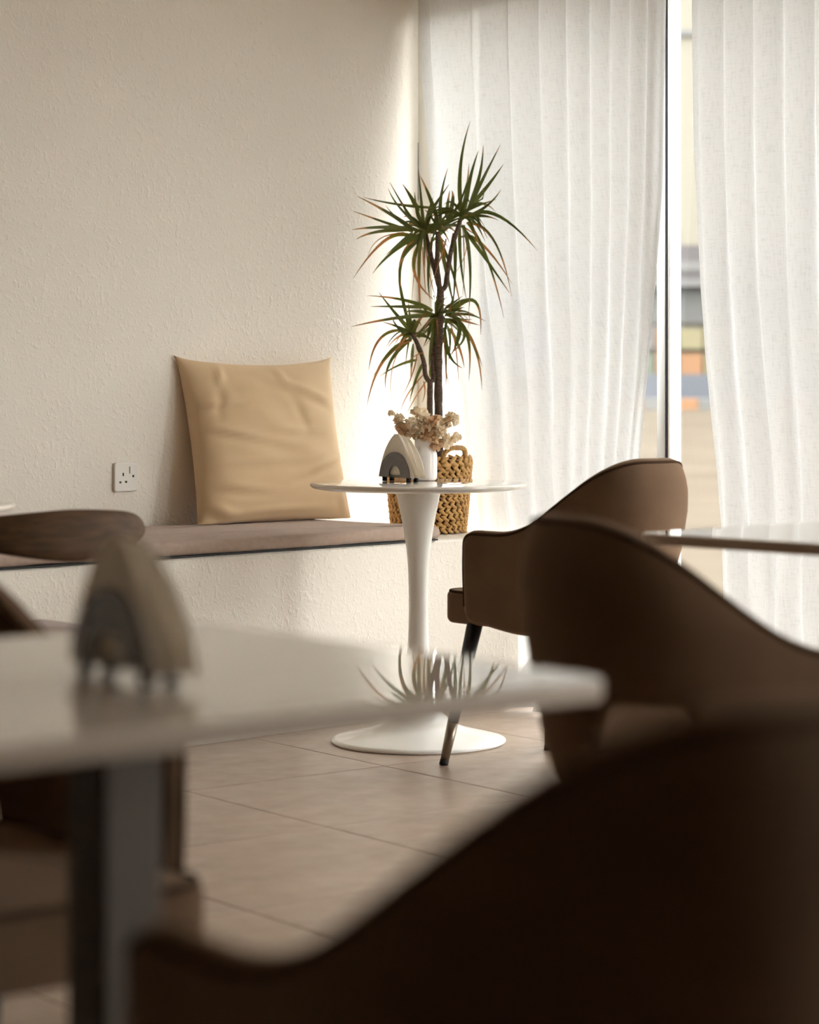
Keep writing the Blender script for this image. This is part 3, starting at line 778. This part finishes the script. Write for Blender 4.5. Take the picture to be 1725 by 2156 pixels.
# ------------------------------------------------------------------ vase and dried flowers
vp = Vector((.0425, 6.83, .7402))
vs = thing('milk_glass_vase', 'small white milk glass vase on the round table', 'vase', tuple(vp))
prof = [(.030, .0), (.036, .002), (.0385, .009), (.039, .02), (.039, .068), (.038, .078), (.0345, .087), (.030, .094), (.0275, .100), (.0275, .117), (.0285, .121), (.0265, .1215), (.0245, .117), (.0245, .100), (.034, .080), (.035, .012), (.001, .008)]
link('body', fix(new_mesh('body', *lathe(prof, 40), smooth=True)), M_vase, vs)
def blossom(r, seed):
    rb = random.Random(seed); v, f = [], []
    for k in range(22):
        th = rb.uniform(0, 2 * PI); ph = math.acos(rb.uniform(-.55, 1)); d = Vector((math.sin(ph) * math.cos(th), math.sin(ph) * math.sin(th), math.cos(ph)))
        up = Vector((0, 0, 1)) if abs(d.z) < .9 else Vector((1, 0, 0)); x = d.cross(up).normalized(); y = d.cross(x)
        ca, sa = math.cos(k), math.sin(k); x, y = x * ca + y * sa, y * ca - x * sa
        w = r * rb.uniform(.45, .62); L = r * rb.uniform(.85, 1.1); base = d * (r * .15); k0 = len(v)
        for t, ww, cu in ((0, .25, 0), (.4, .85, .06), (.75, 1.0, .18), (1.0, .55, .38)):
            for s_ in (-1, 0, 1):
                p = base + d * (L * t) + x * (s_ * w * ww) + y * (cu * r * (1.2 if s_ else .6) + .1 * r * abs(s_))
                v.append(p)
        for i in range(3):
            for s_ in range(2): f.append([k0 + i * 3 + s_, k0 + i * 3 + s_ + 1, k0 + i * 3 + s_ + 4, k0 + i * 3 + s_ + 3])
    return new_mesh('blossom', v, f, True)
BM = [blossom(1.0, 20 + k) for k in range(4)]; BM2 = [m.copy() for m in BM]
for m in BM: m.materials.append(M_petal)
for m in BM2: m.materials.append(M_petal2)
sprigs = [('leftmost arching sprig of cream dried flowers in the vase', [(320, 300, 6), (440, 365, 8), (425, 455, 8), (380, 400, 5)]),
          ('tan dried flower sprig above the napkins', [(510, 560, 11), (470, 520, 8), (560, 590, 8), (620, 620, 7)]),
          ('tallest cream dried flower sprig in the vase', [(720, 310, 11), (800, 320, 11), (770, 400, 10), (850, 400, 8)]),
          ('dense cream dried flower sprig in the middle of the vase', [(620, 430, 9), (690, 500, 11), (760, 540, 11), (820, 490, 10), (660, 590, 10), (740, 620, 10)]),
          ('tan dried flower sprig over the vase rim', [(870, 590, 12), (900, 650, 9), (850, 530, 8), (800, 640, 8)]),
          ('cream dried flower sprig in front of the plant trunks', [(960, 420, 10), (1010, 490, 11), (1080, 410, 8), (960, 540, 10), (1060, 580, 10)]),
          ('rightmost upright sprig of cream dried flowers in the vase', [(1240, 390, 11), (1200, 330, 7), (1290, 370, 7), (1180, 470, 6)]),
          ('drooping sprig of cream dried flowers over the basket handle', [(1010, 760, 11), (1120, 690, 12), (1190, 730, 10), (1300, 670, 8), (1080, 660, 9), (960, 680, 9)])]
rs = random.Random(4); neck = vp + Vector((0, 0, .112))
for k, (lab, bl_) in enumerate(sprigs):
    ctr = [PX(780 + u / 7.19, 830 + v_ / 7.19, 6.83 + rs.uniform(-.03, .03)) for u, v_, r in bl_]
    root = vp + Vector((.010 * math.cos(k * .8), .010 * math.sin(k * .8), .03))
    t = thing('dried_flower_sprig', lab, 'dried flower', tuple(root), group='dried flowers in the vase')
    nk = neck + Vector((.013 * math.cos(k * .8), .013 * math.sin(k * .8), .006))
    for j, (c, (u, v_, r)) in enumerate(zip(ctr, bl_)):
        mid = nk + (c - nk) * .5 + Vector((0, 0, .008))
        pts = [root - root, nk - root] + [bez(nk, mid, c, q / 6) - root for q in range(1, 7)]
        link('stem', tmesh('stem', pts, [.0010] * 7 + [.0006], 5), M_stem, t)
        tan = k in (1, 4) or (j == 0 and k in (5, 7))
        rr_ = r / 4915 * 6.83 * rs.uniform(1.15, 1.4)
        link('blossom', (BM2 if tan else BM)[rs.randrange(4)], None, t, loc=tuple(c - root), rot=(rs.uniform(-.8, .8), rs.uniform(-.8, .8), rs.uniform(0, 6)), scale=(rr_,) * 3)

# ------------------------------------------------------------------ woven basket
bc = Vector((.0635, 7.665, ZB + .007)); BH = .240
def brad(z): return .119 + .021 * (z / BH) ** .8
bk = thing('woven_basket', 'braided water hyacinth basket holding the tall plant', 'basket', tuple(bc))
vv, ff = lathe([(.105, .002), (.112, .004)] + [(brad(BH * k / 8) - .010, .004 + (BH - .008) * k / 8) for k in range(9)] + [(brad(BH) - .016, BH - .006)] + [(brad(BH * k / 4) - .018, BH * k / 4 + .004) for k in (3, 2, 1)], 40)
link('core', fix(new_mesh('core', vv, ff, True)), M_core, bk)
vv, ff = lathe([(.001, -1), (.45, -.88), (.80, -.5), (1, 0), (.80, .5), (.45, .88), (.001, 1)], 8)
ST1 = fix(new_mesh('strand', vv, ff, True)); ST2 = ST1.copy(); ST1.materials.append(M_straw); ST2.materials.append(M_straw2)
rb = random.Random(8); pieces = []
rows = 12; pitch = BH / rows
for j in range(rows):
    big = 1.25 if j >= rows - 2 else 1.0
    z = pitch * (j + .5); R = brad(z); n = int(2 * PI * R / (.0235 * big))
    for i in range(n):
        for s_ in (-1, 1):
            a = 2 * PI * (i + .5 * (j % 2) + rb.uniform(-.08, .08)) / n
            zz = z + s_ * pitch * .25
            tilt = s_ * .62 * (1 if j % 2 else 1)
            Mx = Matrix.Translation((R * math.cos(a), R * math.sin(a), zz)) @ Matrix.Rotation(a, 4, 'Z') @ Matrix.Rotation(PI / 2 + tilt + rb.uniform(-.12, .12), 4, 'X') @ Matrix.Rotation(s_ * .22, 4, 'Y')
            Mx = Mx @ Matrix.Diagonal((.0058, .0062 * big, .0150 * big * rb.uniform(.95, 1.1), 1))
            cosv = -math.sin(a) * 1.0 - .0 * math.cos(a)
            pieces.append((cosv + .12 * (z / BH), Mx, ST2 if rb.random() < .25 else ST1))
pieces.sort(key=lambda q: -q[0])
for k, (s_, Mx, me) in enumerate(pieces[:300]):
    o = link('strand', me, None, bk); o.matrix_local = Mx
g = MB()
for s_, Mx, me in pieces[300:]:
    g.add([Mx @ q.co for q in me.vertices], [list(p.vertices) for p in me.polygons])
tag(g.obj('strand_weave', M_straw, bk, smooth=True), kind='stuff')
def handle(a0, tilt):
    ca, sa = math.cos(a0), math.sin(a0); tx = Vector((-sa, ca, 0)); nr = Vector((ca, sa, 0)); R = brad(BH) - .006
    pts, rad = [], []
    N = 90
    for k in range(N + 1):
        t = k / N; x = -.048 * math.cos(PI * t) ; ab = abs(math.cos(PI * t))
        x = -.048 * (1 if math.cos(PI * t) > 0 else -1) * ab ** .6; h_ = .056 * math.sin(PI * t) ** .62
        pts.append(nr * (R - .012 * (x / .05) ** 2 + tilt * h_) + tx * x + Vector((0, 0, BH - .022 + h_)))
        rad.append(.0078 + .0016 * abs(math.sin(t * PI * 15)))
    hd = link('handle', tmesh('handle', pts, rad, 10), M_straw2, bk)
    for q in (-.048, .048):
        p = nr * (R + .004) + tx * q + Vector((0, 0, BH - .022))
        w_ = link('lashing', ST1, None, hd); w_.matrix_local = Matrix.Translation(p) @ Matrix.Rotation(a0, 4, 'Z') @ Matrix.Rotation(PI / 2, 4, 'X') @ Matrix.Diagonal((.012, .007, .014, 1))
handle(math.radians(-50), .15); handle(math.radians(150), .0)

# ------------------------------------------------------------------ dracaena in the basket
dp = thing('dracaena_plant', 'tall dracaena plant with spiky green leaves and brown tips', 'plant', (bc.x, bc.y, ZB + .01))
org = Vector((bc.x, bc.y, ZB + .01))
vv, ff = lathe([(.090, .002), (.096, .01), (.108, .17), (.108, .185), (.001, .19)], 32)
link('soil', fix(new_mesh('soil', vv, ff, True)), M_soil, dp)
YP = 7.66
def trunk(name, pix, r0, r1, dy=0.0, n=40):
    ctrl = [PX(u, v_, YP + dy + d) for u, v_, d in pix]; pts = []
    for k in range(n + 1):
        x = k / n * (len(ctrl) - 1); i = min(int(x), len(ctrl) - 2); t = x - i
        p0, p1, p2, p3 = ctrl[max(0, i - 1)], ctrl[i], ctrl[i + 1], ctrl[min(len(ctrl) - 1, i + 2)]
        pts.append(.5 * ((2 * p1) + (p2 - p0) * t + (2 * p0 - 5 * p1 + 4 * p2 - p3) * t * t + (3 * p1 - p0 - 3 * p2 + p3) * t ** 3) - org)
    rad = [(r0 + (r1 - r0) * k / n) * (1 + .05 * math.sin(k * 2.3) + .04 * math.sin(k * 5.1)) for k in range(n + 1)]
    return link(name, tmesh(name, pts, rad, 12), M_bark, dp)
trunk('trunk', [(926, 1000, 0), (924, 890, 0), (923, 760, 0), (926, 680, 0), (928, 605, 0)], .0150, .0125)
trunk('trunk', [(906, 1000, -.02), (905, 890, -.02), (906, 800, -.02)], .0105, .0095, n=24)
trunk('branch', [(928, 615, 0), (917, 572, 0), (908, 540, .01), (896, 492, .02)], .0095, .0075, n=20)
trunk('branch', [(927, 610, 0), (921, 560, -.02), (921, 520, -.02), (922, 488, -.03)], .0085, .007, n=20)
trunk('branch', [(927, 612, 0), (938, 602, 0), (943, 570, -.01), (952, 520, -.02), (970, 462, -.03)], .0088, .007, n=24)
trunk('branch', [(906, 806, -.02), (896, 790, -.02), (893, 765, -.02), (884, 735, -.03), (868, 702, -.04)], .0085, .007, n=20)
trunk('branch', [(906, 806, -.02), (913, 795, -.01), (911, 760, .0), (916, 690, .02), (919, 660, .03)], .008, .0065, n=20)
U1 = [((840, 880), (818, 660), (800, 440), 0), ((945, 830), (880, 640), (808, 480), 1), ((800, 860), (700, 720), (590, 530), 0), ((800, 850), (650, 700), (578, 570), 0),
      ((760, 880), (600, 765), (350, 630), 1), ((900, 715), (640, 690), (400, 640), 0), ((760, 890), (550, 820), (325, 740), 1), ((740, 862), (500, 858), (312, 876), 1),
      ((720, 880), (500, 890), (345, 945), 1), ((750, 930), (560, 950), (325, 1228), 2), ((850, 890), (620, 1030), (465, 1195), 0), ((840, 920), (720, 1030), (650, 1170), 1),
      ((720, 900), (520, 940), (428, 1080), 3), ((962, 820), (962, 640), (1012, 425), 0), ((850, 800), (930, 680), (1020, 545), 0), ((800, 740), (745, 640), (680, 540), 0),
      ((800, 800), (780, 700), (770, 600), 0), ((1000, 790), (1010, 690), (1025, 590), 1), ((1020, 780), (1048, 660), (1040, 590), 1), ((820, 860), (740, 790), (660, 650), 0),
      ((845, 870), (800, 770), (775, 640), 0), ((830, 890), (690, 830), (560, 700), 0), ((860, 850), (870, 760), (905, 640), 0),
      ((1112, 760), (1103, 420), (1175, 85), 0), ((1135, 740), (1175, 500), (1235, 300), 0), ((1160, 720), (1240, 490), (1268, 260), 0), ((1165, 720), (1270, 500), (1395, 255), 0),
      ((1190, 690), (1310, 545), (1415, 400), 0), ((1110, 740), (1145, 600), (1165, 390), 1), ((1030, 780), (1110, 650), (1160, 480), 0), ((850, 900), (1130, 745), (1365, 655), 0),
      ((1140, 780), (1290, 705), (1400, 580), 0), ((1150, 790), (1270, 775), (1385, 810), 1), ((1150, 790), (1370, 770), (1665, 1030), 0), ((1150, 820), (1295, 1080), (1420, 1520), 1),
      ((1160, 820), (1350, 960), (1475, 1360), 1), ((1110, 930), (1260, 980), (1480, 1270), 2), ((1120, 860), (1290, 1090), (1460, 1335), 0), ((1125, 840), (1172, 1120), (1162, 1490), 0),
      ((1100, 840), (1105, 1100), (1150, 1400), 0), ((1110, 830), (1145, 1020), (1035, 1230), 3), ((950, 950), (1045, 1180), (1110, 1480), 1), ((1060, 930), (1065, 1150), (1050, 1430), 0),
      ((950, 930), (1005, 1200), (1060, 1450), 0), ((810, 960), (802, 1250), (820, 1510), 2), ((900, 930), (870, 1180), (882, 1390), 0), ((820, 950), (770, 1190), (930, 1400), 2),
      ((830, 930), (665, 1150), (738, 1620), 0), ((900, 960), (1010, 860), (1110, 800), 0), ((860, 900), (1000, 830), (1180, 760), 0), ((850, 910), (960, 870), (1100, 850), 3),
      ((940, 900), (980, 1000), (1000, 1180), 3), ((1050, 900), (1030, 1060), (1020, 1300), 3), ((780, 960), (690, 1030), (655, 1200), 3), ((790, 980), (770, 1150), (750, 1400), 3),
      ((830, 1000), (840, 1180), (850, 1350), 3), ((1120, 860), (1130, 1080), (1120, 1350), 3), ((1150, 830), (1280, 880), (1390, 1040), 3), ((1000, 940), (960, 1080), (880, 1300), 3),
      ((850, 950), (895, 1270), (990, 1500), 3), ((1110, 770), (1085, 860), (1070, 930), 0), ((1200, 680), (1265, 640), (1262, 570), 0), ((760, 900), (680, 960), (560, 1060), 0)]
U2 = [((610, 440), (480, 290), (350, 125), 0), ((760, 270), (560, 190), (265, 152), 1), ((720, 240), (500, 235), (288, 235), 0), ((740, 305), (480, 322), (140, 388), 1),
      ((600, 440), (500, 390), (378, 352), 1), ((540, 415), (360, 480), (275, 720), 2), ((560, 490), (370, 670), (262, 985), 2), ((610, 470), (450, 570), (345, 700), 0),
      ((600, 480), (440, 650), (402, 860), 1), ((540, 520), (450, 720), (455, 1000), 3), ((640, 640), (500, 680), (350, 770), 0), ((610, 520), (602, 640), (592, 800), 1),
      ((700, 640), (630, 790), (585, 960), 0), ((690, 750), (570, 900), (515, 1040), 3), ((710, 800), (630, 920), (560, 1050), 3), ((790, 280), (700, 390), (620, 460), 0),
      ((780, 320), (740, 420), (690, 540), 0), ((775, 370), (742, 560), (735, 720), 0), ((850, 310), (950, 205), (1040, 180), 0), ((850, 250), (910, 210), (985, 155), 0),
      ((870, 310), (1070, 190), (1122, 450), 1), ((850, 330), (1010, 420), (1135, 690), 2), ((880, 330), (1060, 500), (1132, 865), 1), ((890, 340), (1020, 450), (1032, 800), 1),
      ((850, 370), (890, 470), (872, 700), 0), ((850, 390), (858, 600), (862, 870), 1), ((880, 330), (965, 430), (870, 640), 0), ((890, 340), (1000, 450), (885, 600), 0),
      ((890, 400), (965, 560), (998, 700), 2), ((850, 400), (885, 600), (985, 700), 0), ((890, 350), (942, 620), (962, 1060), 3), ((850, 420), (868, 760), (928, 935), 3),
      ((600, 450), (560, 300), (505, 0), 0), ((620, 460), (590, 330), (575, 200), 0), ((610, 450), (520, 420), (440, 300), 0), ((650, 470), (730, 400), (790, 350), 0),
      ((640, 500), (660, 580), (700, 620), 0), ((780, 300), (640, 270), (540, 280), 0), ((910, 330), (960, 380), (900, 620), 0), ((900, 320), (990, 300), (1045, 380), 3),
      ((600, 500), (480, 560), (300, 770), 3), ((640, 600), (600, 760), (520, 930), 3), ((760, 780), (740, 720), (765, 640), 0), ((690, 590), (640, 600), (560, 660), 3),
      ((770, 330), (720, 280), (640, 180), 0), ((880, 300), (940, 260), (1000, 240), 0), ((690, 800), (700, 880), (680, 960), 3), ((880, 310), (1020, 280), (1020, 420), 3)]
rl = random.Random(21)
def clampY(p, Y):                       # keep leaves clear of the wall and the curtain
    for _ in range(40):
        q = PX(p[0], p[1], Y)
        if (q - C0).dot(WN) < .035 or (q - C0).dot(SN) < .085: Y -= .02
        else: break
    return Y
def leaf(S, Md, T_, kind, wpx):
    y0 = clampY(S, YP + rl.uniform(-.03, .03)); dy = rl.uniform(-.16, .12)
    y1 = clampY(Md, y0 + dy * .55); y2 = clampY(T_, y0 + dy)
    a, m_, c = PX(*S, y0), PX(*Md, y1), PX(*T_, y2)
    N = 11; wmax = wpx / F * YP; v, uvs, f = [], [], []
    vd = Vector((rl.uniform(-.5, .5), -1, rl.uniform(-.2, .5))).normalized()
    for k in range(N + 1):
        t = k / N; p = bez(a, m_, c, t); d = (bez(a, m_, c, min(1, t + .02)) - bez(a, m_, c, max(0, t - .02))).normalized()
        x = d.cross(vd); x = x.normalized() if x.length > 1e-4 else Vector((1, 0, 0)); nrm = x.cross(d).normalized()
        w = wmax * (min(1, .5 + 2.4 * t)) * (1 - t ** 1.25) ** .85 * .5 + .0003
        v += [p - x * w - org, p + nrm * (-w * .35) - org, p + x * w - org]; uvs += [(0, t), (.5, t), (1, t)]
    for k in range(N):
        for s_ in range(2): f.append([k * 3 + s_, k * 3 + s_ + 1, k * 3 + s_ + 4, k * 3 + s_ + 3])
    link('leaf', new_mesh('leaf', v, f, True, uvs), LEAF[kind], dp)
for lst, ox, oy, k in ((U1, 650, 230, 3.45), (U2, 700, 580, 3.5925)):
    for s_, m_, t_, kind in lst:
        g_ = lambda q: (ox + q[0] / k, oy + q[1] / k)
        leaf(g_(s_), g_(m_), g_(t_), kind, (rl.uniform(7.5, 11.5) if kind < 3 else rl.uniform(2.5, 4.5)))

for (u_, v_), up_, n_ in (((893, 486), -30, 13), ((972, 458), -35, 14), ((922, 486), -20, 10), ((868, 704), -25, 11), ((918, 664), -10, 12), ((945, 668), 5, 8)):
    for k in range(n_):                 # short inner leaves that fill each crown
        a = rl.uniform(-PI, PI); L = rl.uniform(38, 85); dx, dy_ = math.cos(a) * L, math.sin(a) * L * .8
        s0_ = (u_ + rl.uniform(-5, 5), v_ + rl.uniform(-4, 6)); m0_ = (u_ + dx * .5, v_ + dy_ * .5 + up_ * .5); t0_ = (u_ + dx, v_ + dy_ + up_ * .3 + rl.uniform(0, 25))
        leaf(s0_, m0_, t0_, rl.choice((0, 0, 0, 1, 2)), rl.uniform(6, 10))

# ------------------------------------------------------------------ dark wooden chair with bowed top rail
DW = Vector((-.66, .75, 0)).normalized(); RW = Vector((DW.y, -DW.x, 0))
wcp = Vector((-.862, 5.15, 0))
wc = thing('wooden_chair', 'dark walnut chair with bowed top rail and mauve seat', 'chair', tuple(wcp), math.atan2(DW.y, DW.x) - PI / 2)
v, f = [], []; N = 40; K = 12
for i in range(N + 1):
    a = 2 * i / N - 1; x = .262 * math.sin(a * 1.25) / math.sin(1.25); y = -.215 + .155 * abs(a) ** 2.0
    dx = .262 * 1.25 * math.cos(a * 1.25) / math.sin(1.25); dyy = .31 * a; q = math.hypot(dx, dyy); nx, ny = dyy / q, -dx / q
    hh = .0455 * (1 - abs(a) ** 1.5) + .0095; tt = .0125 + .004 * abs(a); zc = .697 + .020 * abs(a) ** 1.6
    if abs(a) > .97: hh *= .8; tt *= .75
    for k in range(K):
        th = 2 * PI * k / K; c, s_ = math.cos(th), math.sin(th)
        v.append((x + nx * tt * (1 if c > 0 else -1) * abs(c) ** .8 + nx * .012 * s_ * -1, y + ny * tt * (1 if c > 0 else -1) * abs(c) ** .8 + ny * .012 * s_ * -1, zc + hh * (1 if s_ > 0 else -1) * abs(s_) ** .9))
for i in range(N):
    for k in range(K):
        l = (k + 1) % K; f.append([i * K + k, i * K + l, (i + 1) * K + l, (i + 1) * K + k])
f.append(list(range(K))); f.append([N * K + k for k in range(K)])
link('top_rail', fix(new_mesh('top_rail', v, f, True)), M_wood, wc)
for sx in (-1, 1):
    link('leg', tmesh('leg', [(sx * .217, -.112, .695), (sx * .222, -.150, .5), (sx * .228, -.170, .43), (sx * .234, -.205, .2), (sx * .238, -.235, 0)], [.0135, .0165, .0185, .015, .011], 14), M_wood, wc)
    link('leg', tmesh('leg', [(sx * .215, .185, .432), (sx * .225, .20, .2), (sx * .232, .215, 0)], [.0175, .0155, .011], 14), M_wood, wc)
    link('side_rail', tmesh('side_rail', [(sx * .218, -.165, .415), (sx * .216, .185, .415)], .014, 10, flat=1.6), M_wood, wc)
for y in (-.165, .185):
    link('cross_rail', tmesh('cross_rail', [(-.216, y, .415), (.216, y, .415)], .014, 10, flat=1.6), M_wood, wc)
vv, ff = slab(round_rect(-.232, .232, -.155, .235, .07), .425, .462, .014, 4, crown=.022)
link('seat', fix(new_mesh('seat', vv, ff, True)), M_pad, wc)
